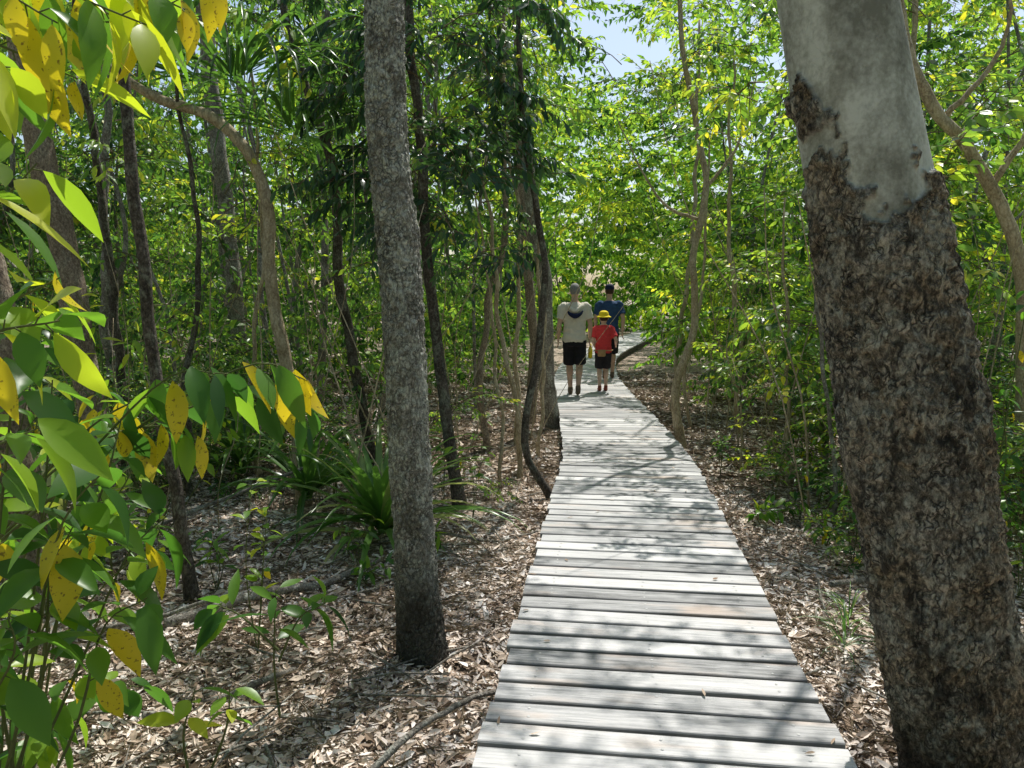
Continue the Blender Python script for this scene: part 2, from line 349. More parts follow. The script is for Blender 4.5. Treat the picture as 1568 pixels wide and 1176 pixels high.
f=math_(nt,'MULTIPLY_ADD',s.outputs[0],.5,math_(nt,'MULTIPLY',noise_(nt,tc,3,6,.7),.6))
col=ramp(nt,f,[(.2,(.08,.055,.04)),(.5,(.26,.195,.14)),(.72,(.46,.36,.28)),(.9,(.62,.53,.44))])
pr=N(nt,'ShaderNodeBsdfPrincipled'); nt.links.new(col,pr.inputs['Base Color']); pr.inputs['Roughness'].default_value=.9
b=N(nt,'ShaderNodeBump'); b.inputs['Distance'].default_value=.03; nt.links.new(f,b.inputs['Height']); nt.links.new(b.outputs[0],pr.inputs['Normal'])
nt.links.new(pr.outputs[0],out.inputs[0])
mesh_obj('ground',V,F,[m],smooth=True)

# ---------------------------------------------------------------- boardwalk
m,nt,out=newmat('weathered_planks')
pc=attr(nt,'pc','Vector'); s=N(nt,'ShaderNodeSeparateXYZ'); nt.links.new(pc,s.inputs[0])
gm=N(nt,'ShaderNodeCombineXYZ'); nt.links.new(math_(nt,'MULTIPLY',s.outputs[0],2.2),gm.inputs[0])
nt.links.new(math_(nt,'MULTIPLY',s.outputs[1],55),gm.inputs[1]); nt.links.new(math_(nt,'MULTIPLY',s.outputs[2],90),gm.inputs[2])
grain=noise_(nt,gm.outputs[0],1.6,6,.65)
gl=N(nt,'ShaderNodeCombineXYZ'); nt.links.new(math_(nt,'MULTIPLY',s.outputs[0],1.5),gl.inputs[0])
nt.links.new(math_(nt,'MULTIPLY',s.outputs[1],5),gl.inputs[1]); nt.links.new(math_(nt,'MULTIPLY',s.outputs[2],40),gl.inputs[2])
blot=noise_(nt,gl.outputs[0],1.8,5,.65)
f=math_(nt,'ADD',math_(nt,'MULTIPLY_ADD',grain,.6,math_(nt,'MULTIPLY',blot,.5)),math_(nt,'MULTIPLY_ADD',s.outputs[2],.30,-.20))
col=ramp(nt,f,[(.28,(.13,.13,.13)),(.42,(.34,.338,.335)),(.57,(.54,.53,.52)),(.78,(.74,.725,.70))])
wb=noise_(nt,gl.outputs[0],.9,3)
col=mixc(nt,ramp(nt,wb,[(.56,(0,0,0)),(.70,(.5,.5,.5))]),col,(.50,.34,.23))
ed=math_(nt,'ABSOLUTE',math_(nt,'MULTIPLY_ADD',s.outputs[1],13.8,-1.0))
col=mixc(nt,ramp(nt,ed,[(.80,(0,0,0)),(1.0,(.6,.6,.6))]),col,(.06,.055,.05))
pr=N(nt,'ShaderNodeBsdfPrincipled'); nt.links.new(col,pr.inputs['Base Color']); pr.inputs['Roughness'].default_value=.55
b=N(nt,'ShaderNodeBump'); b.inputs['Distance'].default_value=.005; b.inputs['Strength'].default_value=.8
nt.links.new(grain,b.inputs['Height']); nt.links.new(b.outputs[0],pr.inputs['Normal'])
nt.links.new(pr.outputs[0],out.inputs[0]); M_plank=m
M_screw=simple_mat('screw_steel',(.6,.6,.58),rough=.4)
M_joist=simple_mat('joist_wood',(.08,.068,.055),scale=12)
seg=np.hypot(*np.diff(PC,axis=0).T); S=np.concatenate([[0],np.cumsum(seg)])
def at(s_):
    x=np.interp(s_,S,PC[:,0]); y=np.interp(s_,S,PC[:,1])
    x2=np.interp(s_+.3,S,PC[:,0])-np.interp(s_-.3,S,PC[:,0]); y2=np.interp(s_+.3,S,PC[:,1])-np.interp(s_-.3,S,PC[:,1])
    l=math.hypot(x2,y2); return Vector((x,y,0)),Vector((y2/l,-x2/l,0))
boardwalk=link(bpy.data.objects.new('boardwalk',None))
V=[];F=[];PCV=[];SV=[];SF=[]
pitch=.155;k=0;s0=.5
while s0<S[-1]-.6:
    g=.008+R(0,.005); a0,n0=at(s0+g); a1,n1=at(s0+pitch-g); tilt=R(-.003,.003)
    hl=.65+R(-.014,.014); hr=.65+R(-.014,.014); rz=R(-.003,.003); rv=random.random()
    nseg=6; base=len(V); prof=[(0,-.035),(0,-.006),(.03,-.0016),(.06,0),(.94,0),(.97,-.0016),(1,-.006),(1,-.035)]
    for j in range(nseg+1):
        t=-hl+(hl+hr)*j/nseg
        wv=.0018*noise.noise(Vector((t*2,k*3.3,0)))
        for (q,dz) in prof:
            p=(a0+n0*t).lerp(a1+n1*t,q); V.append((p.x,p.y+wv,TOP+dz+rz*.6+tilt*(t/.65)+wv))
            PCV.append((t,q*.145,rv))
    L=len(prof)
    for j in range(nseg):
        for q in range(L):
            q2=(q+1)%L; F.append((base+j*L+q,base+(j+1)*L+q,base+(j+1)*L+q2,base+j*L+q2))
    F.append(tuple(base+q for q in range(L))); F.append(tuple(base+nseg*L+q for q in reversed(range(L))))
    if s0<22:
        for t in (-.5,0,.5):
            for q in (.28,.72):
                p=(a0+n0*(t+R(-.01,.01))).lerp(a1+n1*t,q); b0=len(SV); zz=TOP+rz*.6+tilt*(t/.65)+.0022
                SV.append((p.x,p.y,zz))
                for i in range(8): SV.append((p.x+.006*math.cos(i*.785),p.y+.006*math.sin(i*.785),zz-.0006))
                for i in range(8): SF.append((b0,b0+1+i,b0+1+(i+1)%8))
    s0+=pitch;k+=1
o=mesh_obj('planks',V,F,[M_plank],parent=boardwalk)
a=o.data.attributes.new('pc','FLOAT_VECTOR','POINT'); a.data.foreach_set('vector',np.array(PCV,float).ravel())
mesh_obj('screws',SV,SF,[M_screw],parent=boardwalk)
V=[];F=[]
for off in (-.56,-.02,.56):
    pts=[]
    for s_ in np.arange(.6,S[-1]-.7,.8):
        p,nn=at(s_); pts.append(p+nn*off)
    base=len(V)
    for i,p in enumerate(pts):
        nn=at(.6+.8*i)[1]
        for (dx,dz) in ((-.03,.07),(.03,.07),(.03,TOP-.042),(-.03,TOP-.042)):
            q=p+nn*dx; V.append((q.x,q.y,dz))
    for i in range(len(pts)-1):
        for q in range(4):
            F.append((base+i*4+q,base+i*4+(q+1)%4,base+(i+1)*4+(q+1)%4,base+(i+1)*4+q))
for s_ in np.arange(1,S[-1]-1,1.8):
    p,nn=at(s_)
    for off in (-.48,.48):
        q=p+nn*off; tube(V,F,[(q.x,q.y,-.1),(q.x,q.y,TOP-.05)],[.045,.045],8)
mesh_obj('bearers',V,F,[M_joist],parent=boardwalk)

# ---------------------------------------------------------------- leaf geometry
def leaf(V,F,A,MI,p,d,nrm,L,Wd,bend,fold,rv,mi=0,rows=((.45,1.0),)):
    d=d.normalized(); s=d.cross(nrm)
    if s.length<1e-3: s=d.cross(Vector((1,.2,.1)))
    s.normalize(); n_=s.cross(d).normalized(); b0=len(V)
    V.append(p)
    for f,wf in rows:
        c=p+d*(L*f)-n_*(bend*L*f*f); hw=Wd*.5*wf; up=n_*(fold*hw)
        V.append(c+s*hw+up); V.append(c); V.append(c-s*hw+up)
    V.append(p+d*L-n_*(bend*L)); e=len(V)-1
    F.append((b0,b0+2,b0+1)); F.append((b0,b0+3,b0+2)); cnt=2
    for r in range(len(rows)-1):
        k=b0+1+3*r; F.append((k,k+1,k+4,k+3)); F.append((k+1,k+2,k+5,k+4)); cnt+=2
    k=b0+1+3*(len(rows)-1); F.append((k,k+1,e)); F.append((k+1,k+2,e)); cnt+=2
    A.extend([rv]*cnt); MI.extend([mi]*cnt)
R2=((.28,.85),(.64,.80))
def stemtube(V,F,A,MI,pts,rad,seg=4,mi=1):
    f0=len(F); tube(V,F,pts,rad,seg,cap=False); c=len(F)-f0; A.extend([.3]*c); MI.extend([mi]*c)
def sprig(name,mat,L=.75,nt_=7,lpt=9,ll=.10,lw=.045,droop=.45,spread=.9,tw=.36,stem=M_stem,arch=.25,rows=R2,sr=1.0):
    V=[];F=[];A=[];MI=[]
    main=[Vector((L*t,.08*L*math.sin(t*3+R(0,6)),L*arch*math.sin(t*2.6)-droop*.25*L*t*t)) for t in np.linspace(0,1,6)]
    stemtube(V,F,A,MI,main,[.007*sr*(1-.7*i/5) for i in range(6)],3)
    for k in range(nt_):
        t=.15+.85*(k+.5)/nt_; i=min(int(t*5),4); p0=main[i].lerp(main[i+1],t*5-i)
        sd=1 if k%2 else -1
        d=Vector((.6,sd*spread*R(.5,1.1),R(-.35,.6))); 
        if k==nt_-1: d=Vector((1,0,0))
        d.normalize(); tl=tw*R(.7,1.25)*(1.15-.4*t)
        pp=[p0+d*tl*u-Vector((0,0,droop*tl*.45*u*u)) for u in (0,.33,.66,1)]
        stemtube(V,F,A,MI,[pp[0],pp[2],pp[3]],[.004*sr,.003*sr,.0015*sr],3)
        for j in range(lpt):
            u=.18+.82*(j+.5)/lpt; ii=min(int(u*3),2); q=pp[ii].lerp(pp[ii+1],u*3-ii)
            ax=(pp[ii+1]-pp[ii]).normalized(); s2=ax.cross(Vector((0,0,1))).normalized()*(1 if j%2 else -1)
            dd=ax*R(.3,.9)+s2*R(.5,1.0)+Vector((0,0,-droop*R(.2,1.5)))+rv3(.18)
            if j==lpt-1: dd=ax+Vector((0,0,-droop))
            nn=Vector((0,0,1))+rv3(.45)
            leaf(V,F,A,MI,q,dd,nn,ll*R(.65,1.2),lw*R(.8,1.15),R(.02,.35),R(.0,.45),random.random(),rows=rows)
    return mesh_obj(name,V,F,[mat,stem],mi=MI,dolink=False,fattr=A)
def coll(name,objs):
    c=bpy.data.collections.new(name)
    for o in objs: c.objects.link(o)
    return c
C_green=coll('green_sprigs',[sprig('gs%d'%i,M_leaf,ll=R(.08,.13),lw=R(.038,.058),droop=R(.25,.9),nt_=6,lpt=8) for i in range(7)])
C_bright=coll('bright_sprigs',[sprig('bs%d'%i,M_bright if i<5 else M_leaf,ll=R(.08,.14),lw=R(.038,.062),droop=R(.25,.9),nt_=6,lpt=8) for i in range(7)])
C_midg=coll('mid_green_sprigs',[sprig('mg%d'%i,M_farg,ll=R(.10,.14),lw=R(.048,.065),droop=R(.25,.7),nt_=6,lpt=8,rows=((.42,1.0),),sr=.8) for i in range(7)])
C_midb=coll('mid_bright_sprigs',[sprig('mb%d'%i,M_farb if i<5 else M_farg,ll=R(.10,.14),lw=R(.048,.065),droop=R(.25,.7),nt_=6,lpt=8,rows=((.42,1.0),),sr=.8) for i in range(7)])
C_far=coll('far_sprigs',[sprig('fs%d'%i,M_farb if i%2 else M_farg,ll=R(.11,.15),lw=R(.065,.085),droop=R(.25,.7),nt_=6,lpt=7,rows=((.45,1.0),),sr=.4,stem=M_fstem) for i in range(7)])
C_dark=coll('dark_sprigs',[sprig('ds%d'%i,M_dark,L=.6,ll=R(.10,.13),lw=R(.036,.044),droop=R(.8,1.2),nt_=7,lpt=9,tw=.3) for i in range(7)])
C_small=coll('small_leaf_sprigs',[sprig('ss%d'%i,M_leaf,L=.5,ll=R(.055,.075),lw=R(.027,.036),droop=R(.1,.4),nt_=8,lpt=9,tw=.26,rows=((.45,1.0),)) for i in range(7)])
def litter(name,n_,rad):
    V=[];F=[];A=[];MI=[]
    for i in range(n_):
        r=rad*math.sqrt(random.random()); t=R(0,6.283)
        p=Vector((r*math.cos(t),r*math.sin(t),R(.004,.04)*(1-.4*r/rad))); a_=R(0,6.283)
        d=Vector((math.cos(a_),math.sin(a_),R(-.3,.4))); L=R(.03,.085)
        leaf(V,F,A,MI,p-d*L*.5,d,Vector((R(-.7,.7),R(-.7,.7),1)),L,L*R(.2,.5),R(-.4,.45),R(-.3,1.1),random.random(),rows=R2 if i%2 else ((.45,1),))
    for i in range(n_//16):
        t=R(0,6.283); a_=R(0,3.14); r=rad*R(0,.8); l=R(.08,.35); p=Vector((r*math.cos(t),r*math.sin(t),R(.02,.05)))
        d=Vector((math.cos(a_),math.sin(a_),R(-.1,.15)))
        stemtube(V,F,A,MI,[p-d*l/2,p+rv3(.01),p+d*l/2],[.002,.0035,.0015],4)
    return mesh_obj(name,V,F,[M_litter,M_stem],mi=MI,dolink=False,fattr=A)
C_lit=coll('litter_patches',[litter('lp%d'%i,270,.42) for i in range(7)])

def scatter(name,pts,rots,scl,collection,parent=None,nvar=7):
    me=bpy.data.meshes.new(name); n_=len(pts)
    me.vertices.add(n_); me.vertices.foreach_set('co',np.array(pts,float).ravel())
    a=me.attributes.new('rot','FLOAT_VECTOR','POINT'); a.data.foreach_set('vector',np.array(rots,float).ravel())
    a=me.attributes.new('scl','FLOAT','POINT'); a.data.foreach_set('value',np.array(scl,float))
    a=me.attributes.new('idx','INT','POINT'); a.data.foreach_set('value',np.random.randint(0,nvar,n_).astype(np.int32))
    o=link(bpy.data.objects.new(name,me),parent)
    g=bpy.data.node_groups.new(name+'_gn','GeometryNodeTree')
    g.interface.new_socket('Geometry',in_out='INPUT',socket_type='NodeSocketGeometry')
    g.interface.new_socket('Geometry',in_out='OUTPUT',socket_type='NodeSocketGeometry')
    gi=g.nodes.new('NodeGroupInput'); go=g.nodes.new('NodeGroupOutput'); ip=g.nodes.new('GeometryNodeInstanceOnPoints')
    ci=g.nodes.new('GeometryNodeCollectionInfo'); ci.inputs['Collection'].default_value=collection
    ci.inputs['Separate Children'].default_value=True; ci.inputs['Reset Children'].default_value=True
    def na(nm,ty):
        x=g.nodes.new('GeometryNodeInputNamedAttribute'); x.data_type=ty; x.inputs['Name'].default_value=nm
        return x.outputs['Attribute']
    L=g.links.new
    L(gi.outputs[0],ip.inputs['Points']); L(ci.outputs[0],ip.inputs['Instance']); ip.inputs['Pick Instance'].default_value=True
    L(na('idx','INT'),ip.inputs['Instance Index']); L(na('rot','FLOAT_VECTOR'),ip.inputs['Rotation']); L(na('scl','FLOAT'),ip.inputs['Scale'])
    L(ip.outputs[0],go.inputs[0])
    md=o.modifiers.new('scatter','NODES'); md.node_group=g
    return o
def rr(t=.35): return (random.gauss(0,t),random.gauss(0,t),R(0,6.283))
# canopy gaps line up with the sun so that shafts of light reach the floor
def gp(x,y,z):
    k=z/SUN_DIR.z; return x-SUN_DIR.x*k, y-SUN_DIR.y*k
def shaft(x,y,z,thr=.0):
    gx,gy=gp(x,y,z)
    v=noise.noise(Vector((gx*.40,gy*.40,3)))+.6*noise.noise(Vector((gx*1.5,gy*1.5,8)))
    if abs(gx-path_x(gy))<1.6 and 6.0<gy<14: v-=.38
    if abs(gx-path_x(gy))<1.2 and gy<6.4: v-=.8
    if 0<gy<6.5 and -3.8<gx<-.2: v-=.28
    if 2<gy<8 and 1.4<gx<4: v-=.22
    return v>thr

# ---------------------------------------------------------------- leaf litter
P=[];Q=[];Sx=[]
for i in range(2700):
    y=(random.random()**1.35)*17+1.3; hw=.72*y+1.6; x=R(-hw,hw)
    if noise.noise(Vector((x*.8,y*.8,2)))<-.45: continue
    P.append((x,y,gz(x,y)+.002)); Q.append((0,0,R(0,6.28))); Sx.append(R(.8,1.15)*(1 if y<8 else 1.6))
scatter('leaf_litter',P,Q,Sx,C_lit)

# ---------------------------------------------------------------- named trees
def crown_pts(crown,thr=-.1):
    P=[];Q=[];Sx=[]
    for (c,rx,rz,nn) in crown:
        for i in range(nn):
            u=rv3(1); u.normalize(); u*=random.random()**.4
            p=Vector(c)+Vector((u.x*rx,u.y*rx,u.z*rz))
            if nn>10 and not shaft(p.x,p.y,p.z,thr): continue
            P.append(p); Q.append((random.gauss(0,.3),random.gauss(0,.3),math.atan2(u.y,u.x)+R(-.8,.8))); Sx.append(R(.8,1.2))
    if not P: P=[Vector(crown[0][0])];Q=[(0,0,0)];Sx=[1]
    return P,Q,Sx
def tree(name,trunk,mat,rad,branches=(),crown=None,cmat=None,seg=12,ns=60,wob=.012,thr=-.05):
    V=[];F=[]
    P=cr([(*p,r) for p,r in zip(trunk,rad)],ns); 
    sx=R(0,50)
    pts=[Vector(p[:3])+Vector((noise.noise(Vector((sx,0,p[2]*2.2))),noise.noise(Vector((0,sx,p[2]*2.2))),0))*wob*2.2 for p in P]
    z0=gz(pts[0].x,pts[0].y)
    pts[0].z=z0-.1
    rd=[p[3]*(1+.35*math.exp(-max(0,(q.z-z0))/.12)) for p,q in zip(P,pts)]
    dsp=lambda q,t,f: .10*rad[0]*noise.noise(q*9)+.07*rad[0]*noise.noise(q*24)
    tube(V,F,pts,rd,seg,disp=dsp)
    for bp,br in branches:
        B=cr(bp,16); tube(V,F,[Vector(b)+rv3(.006) for b in B],[br*(1-.75*i/15) for i in range(16)],8)
    o=mesh_obj(name,V,F,[mat],smooth=True)
    if crown: scatter('crown',*crown_pts(crown,thr),cmat,parent=o)
    return o
tree('brown_barked_tree',[(-3.25,6,0),(-3.35,6,.9),(-3.5,6,2.3),(-3.72,6,3.7),(-3.9,6,6),(-4,6.2,8)],B_brown,[.12,.105,.10,.09,.075,.05],crown=[((-4,6.4,7.5),1.8,1.3,36)],cmat=C_green,seg=20)
tree('brown_barked_tree',[(-2.95,4.5,0),(-3.0,4.5,1),(-3.06,4.5,2),(-3.3,4.5,3),(-3.5,4.5,5)],B_brown,[.13,.10,.09,.08,.06],crown=[((-3.5,4.6,5.6),1.0,.8,14)],cmat=C_green,seg=20)
tree('dark_sapling',[(-1.92,4.4,0),(-2.02,4.4,.9),(-2.09,4.4,1.6),(-2.14,4.35,2.96),(-2.2,4.3,4.5),(-2.2,4.4,6)],B_darkb,[.04,.036,.034,.032,.025,.015],crown=[((-2.2,4.6,6),1.0,.8,12)],cmat=C_green)
tree('leaning_grey_tree',[(-1.85,6.6,0),(-1.94,6.6,1.1),(-2.07,6.6,1.9),(-2.13,6.6,2.87),(-2.5,6.6,3.33),(-3.04,6.6,3.54),(-3.7,6.6,4.0)],B_tan,[.062,.058,.055,.05,.045,.04,.03],crown=[((-3.9,6.9,4.4),1.0,.6,9)],cmat=C_bright)
tree('mossy_tree',[(-3.2,9,0),(-3.24,9,1.35),(-3.33,9,3.02),(-3.49,9,5.18),(-3.5,9,8)],B_grey,[.10,.09,.09,.08,.06],crown=[((-3.5,9.2,7.3),1.6,1.3,36)],cmat=C_green)
tree('crooked_dark_tree',[(-1.5,8,0),(-1.59,8,.72),(-1.8,8,2.02),(-1.84,8,3.15),(-2.11,8,4.06),(-2.32,8,4.9),(-2.4,8,6.5)],B_darkb,[.06,.055,.052,.048,.042,.038,.03],branches=[([(-1.9,8,3.4),(-1.75,8,3.95),(-1.47,8,4.5),(-1.1,8,5.4)],.04)],crown=[((-1.9,8.2,6.3),1.5,1.0,30)],cmat=C_green)
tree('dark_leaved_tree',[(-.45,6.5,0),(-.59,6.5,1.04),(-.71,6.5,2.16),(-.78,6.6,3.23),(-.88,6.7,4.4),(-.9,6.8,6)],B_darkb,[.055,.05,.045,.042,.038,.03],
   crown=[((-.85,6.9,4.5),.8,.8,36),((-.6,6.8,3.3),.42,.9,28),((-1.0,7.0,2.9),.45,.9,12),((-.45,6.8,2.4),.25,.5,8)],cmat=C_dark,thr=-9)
tree('winding_tree',[(.62,10.4,0),(.47,10.2,.61),(.44,10,1.9),(.26,10,2.9),(.175,10,3.97),(-.03,10,4.5),(-.13,10,5.5),(-.1,10.2,8)],B_grey,[.12,.11,.095,.085,.075,.07,.06,.04],crown=[((-.5,10.3,8),1.4,1.0,24)],cmat=C_green)
tree('upright_brown_tree',[(.25,10.8,0),(.32,10.9,1.2),(.15,10.9,3),(.1,11,4.5),(.0,11,8)],B_brown,[.08,.07,.065,.06,.05])
tree('curved_sapling',[(.36,6.8,0),(.12,6.8,.53),(.21,6.8,1.24),(.29,6.8,1.99),(.2,6.8,2.74),(.09,6.8,3.5),(.05,6.9,5)],B_darkb,[.036,.034,.032,.03,.027,.024,.014],crown=[((.1,7.2,5.6),.9,.6,8)],cmat=C_green)
tree('slender_tan_tree',[(2.07,9.07,0),(1.97,9.07,.73),(2.19,9.07,1.5),(2.13,9.07,2.27),(2.26,9.07,3.1),(2.13,9.1,3.84),(1.95,9.1,4.8),(1.9,9.2,6)],B_tan,[.06,.052,.045,.042,.038,.034,.028,.02],
   branches=[([(2.2,9.07,2.75),(1.8,9.0,2.9),(1.5,9.0,3.3),(1.2,9,3.9)],.022),([(2.25,9.07,3.1),(2.6,9.0,3.6),(2.8,9,4.4)],.024)],crown=[((1.6,9.3,4.4),.5,.4,8),((2.5,9.3,4.5),.8,.7,14)],cmat=C_bright)
tree('twisted_tree',[(4.3,6.2,0),(3.96,6,2.1),(3.55,6,2.93),(3.2,6,3.3),(2.94,6,3.9),(2.7,6,5),(2.5,6.2,7)],B_tan,[.06,.052,.048,.044,.04,.035,.03],branches=[([(3.7,6,2.7),(4.0,6,3.3),(3.9,6,4.2),(4.2,6,5)],.03),([(3.3,6,3.2),(3.6,5.8,3.7),(3.5,5.7,4.4)],.025)],crown=[((3.0,6.6,6.4),1.6,1.0,22),((3.6,6.6,3.6),.7,.7,9),((3.4,6.3,2.6),.4,.6,6)],cmat=C_bright)
for i,(x,y,top,rad,mt) in enumerate([(.08,7.6,(-.25,7.5,3.2),.028,B_tan),(0.05,9,(-.1,9,4.6),.03,B_tan),(2.79,7.45,(2.6,7.4,2.8),.022,B_tan),(2.65,6.2,(2.5,6.3,2.6),.02,B_grey),(-.3,8.6,(-.1,8.6,5),.04,B_brown),(3.3,8,(3.6,8,5),.04,B_grey),
      (-3.9,7.5,(-4.1,7.4,5),.05,B_darkb),(-2.9,6.7,(-2.8,6.5,4),.03,B_darkb),(-4.6,8.6,(-4.3,8.6,6),.06,B_grey),(4.6,8.4,(4.2,8.4,6),.05,B_tan),(2.6,12,(2.8,12,6),.04,B_tan),(-1.3,11,(-1.1,11,6),.06,B_grey),
      (.3,8.4,(.1,8.3,4),.022,B_tan),(-.1,7.2,(-.35,7.1,2.8),.018,B_tan),(3.0,10,(2.8,10,5),.03,B_tan),(2.5,10.5,(2.6,10.4,4),.025,B_tan),(-2.5,7.4,(-2.4,7.3,4.2),.025,B_tan),(-1.0,7.4,(-1.1,7.3,4),.022,B_tan),(3.6,7,(3.3,7,3.4),.022,B_grey)]):
    mx=(x+top[0])/2+R(-.15,.15); cr_=[((top[0],top[1]+.2,top[2]+.1),.5,.4,4),((mx,y+.1,top[2]*.6),.35,.5,3)]
    if abs(x-path_x(y))<1.7: cr_=[((top[0]-.2,top[1]+.2,max(3.6,top[2]+.2)),.4,.3,3)]
    tree('understory_sapling',[(x,y,0),(x+R(-.08,.08),y,top[2]*.25),(mx,y,top[2]*.55),top],mt,[rad,rad*.9,rad*.8,rad*.4],crown=cr_,cmat=C_bright,ns=40,seg=8,wob=.03)

def bark_trunk(name,trunk,rad,mat,nseg,nring,amp,smooth_z=None,fine=1.0):
    P=cr([(*p,r) for p,r in zip(trunk,rad)],nring); V=[];F=[];sm=[]
    for i,p in enumerate(P):
        c=Vector(p[:3]); r=p[3]
        for k in range(nseg):
            t=2*math.pi*k/nseg; d=Vector((math.cos(t),math.sin(t),0)); q=c+d*r
            s_=0.
            if smooth_z is not None:
                e=q.z+.22*noise.noise(q*3.0+Vector((3,1,0)))+.20*noise.noise(q*7)+.09*noise.noise(q*19)+.04*noise.noise(q*45) -.22*max(0,math.cos(t-3.5))**3
                s_=min(1,max(0,(e-smooth_z)/.015))
            if s_<1:
                wq=q+Vector((noise.noise(q*14),noise.noise(q*14+Vector((5,5,5))),0))*.03
                st=Vector((wq.x,wq.y,wq.z*.35))
                rg=1-abs(noise.noise(st*20*fine))*2
                dsp=amp*(1.1*noise.noise(st*7)+ .9*(1-max(0,rg)**2*1.4)+.9*noise.noise(q*45*fine)+.9*noise.noise(st*60*fine))
            else: dsp=0
            low=.025*noise.noise(Vector((d.x*1.4,d.y*1.4,q.z*.9)))
            V.append(q+d*(dsp*(1-s_)+low*r/.2 + (-amp*.9)*s_)); sm.append(s_)
    for i in range(nring-1):
        for k in range(nseg):
            k2=(k+1)%nseg; F.append((i*nseg+k,i*nseg+k2,(i+1)*nseg+k2,(i+1)*nseg+k))
    o=mesh_obj(name,V,F,[mat],smooth=True)
    a=o.data.attributes.new('smoothbark','FLOAT','POINT'); a.data.foreach_set('value',sm)
    return o
def addcrown(o,spec,cm,limbs=(),lmat=None):
    scatter('crown',*crown_pts(spec,.0),cm,parent=o)
    V=[];F=[]
    for bp,br in limbs:
        B=cr(bp,14); tube(V,F,[Vector(b) for b in B],[br*(1-.7*i/13) for i in range(14)],8)
    mesh_obj('limbs',V,F,[lmat],smooth=True,parent=o)
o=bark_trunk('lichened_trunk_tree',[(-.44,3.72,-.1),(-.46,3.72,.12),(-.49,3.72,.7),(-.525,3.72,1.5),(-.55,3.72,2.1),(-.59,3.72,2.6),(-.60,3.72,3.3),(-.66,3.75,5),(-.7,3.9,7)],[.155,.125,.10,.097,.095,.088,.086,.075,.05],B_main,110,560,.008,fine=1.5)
addcrown(o,[((-.9,4.2,7.4),1.9,1.2,34)],C_green,[([(-.66,3.8,5.6),(-1.2,4.2,6.4),(-1.9,4.6,7.2)],.035),([(-.68,3.8,6),(-.2,4.3,6.8),(.4,4.8,7.4)],.03)],B_grey)
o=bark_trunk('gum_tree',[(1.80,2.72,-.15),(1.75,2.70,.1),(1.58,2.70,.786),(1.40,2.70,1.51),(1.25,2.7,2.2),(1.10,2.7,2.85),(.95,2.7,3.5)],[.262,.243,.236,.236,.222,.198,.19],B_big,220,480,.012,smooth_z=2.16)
addcrown(o,[((.2,3.6,9.2),2.4,1.2,34)],C_green,[([(.96,2.7,3.45),(1.0,2.72,4.6),(1.15,2.75,6),(1.3,2.8,8)],.187),([(1.1,2.75,5.7),(1.6,3.0,7),(2.2,3.4,8.4)],.04),([(1.1,2.8,6.2),(.6,3.0,7.6),(0,3.3,9)],.035)],B_grey)

# ---------------------------------------------------------------- background forest
def dens(p,s=.42): return noise.noise(Vector((p[0]*s,p[1]*s,p[2]*s*1.2)))
def skygap(x,y,z):
    cx=.125*y+.3; return z>1.85+.27*y and abs(x-cx)<.065*y+.9*noise.noise(Vector((x*.7,y*.7,z*.7)))
def corridor(x,y,z,scale=1.0):
    dx=x-path_x(y); d=abs(dx)
    if z<3.1 and d<.95+.55*min(scale,1.5)+.2*noise.noise(Vector((x,y,z))) and y<34: return True
    return 13<y<33 and z<1.7+.2*scale and -1.5<dx<1.0+.5*scale+.05*(y-13)
def fill(n_,ylo,yhi,zlo,zhi,thr,xr,scale,pw=1.0,sh=.0,free=False):
    P=[];Q=[];Sx=[];tries=0
    while len(P)<n_ and tries<n_*16:
        tries+=1
        y=ylo+(yhi-ylo)*random.random()**pw; x0,x1=xr(y); x=R(x0,x1); z=R(zlo,zhi)
        if corridor(x,y,z,scale) or skygap(x,y,z): continue
        if dens((x,y,z))<thr: continue
        if z>2.2 and not shaft(x,y,z,sh): continue
        if not free and y<12 and abs(x)/y>.9: continue
        P.append((x,y,z+gz(x,y))); Q.append(rr()); Sx.append(scale*R(.7,1.25))
    return P,Q,Sx
def add(name,a,cm): scatter(name,*a,cm)
LX=lambda y:(-.76*y-1.5,path_x(y)-1.1)
RX=lambda y:(path_x(y)+1.2,.76*y+1.5)
add('understory_shrubs',fill(460,7.8,13,.2,3.2,.07,LX,.9,1.0,.02),C_green)
add('understory_shrubs',fill(800,12,23,.15,3.5,-.03,LX,1.1,1.0,-.05),C_midg)
add('understory_shrubs',fill(400,6.6,13,.1,.9,.05,LX,.8,1.3),C_small)
add('trackside_shrubs',fill(430,7.0,13,.15,3.2,.06,RX,.9,1.0,.02),C_bright)
add('trackside_shrubs',fill(700,12,23,.15,3.5,-.03,RX,1.1,1.0,-.05),C_midb)
add('trackside_shrubs',fill(420,4.8,13,.1,1.2,.05,RX,.8,1.3),C_small)
add('forest_canopy',fill(480,9,15,2.6,8,.08,lambda y:(-.76*y-1.5,.0*y),1.0,1,.06),C_green)
add('forest_canopy',fill(800,14,25,2.6,10,.02,lambda y:(-.76*y-1.5,.04*y),1.3,1,.03),C_midg)
add('forest_canopy',fill(470,8.5,15,2.4,8,.08,lambda y:(.0*y,.76*y+1.5),1.0,1,.06),C_bright)
add('forest_canopy',fill(780,14,25,2.4,10,.02,lambda y:(.0*y,.76*y+1.5),1.3,1,.03),C_midb)
add('distant_forest',fill(2000,23,46,.1,14,-.1,lambda y:(-.78*y,.78*y),2.3,sh=-.1),C_far)
add('distant_forest',fill(900,44,54,.0,10,-9,lambda y:(-.78*y,.78*y),3.6,sh=-9),C_far)
add('distant_forest',fill(420,34,46,.0,5,-9,lambda y:(-.05*y,.36*y),2.0,sh=-9),C_far)
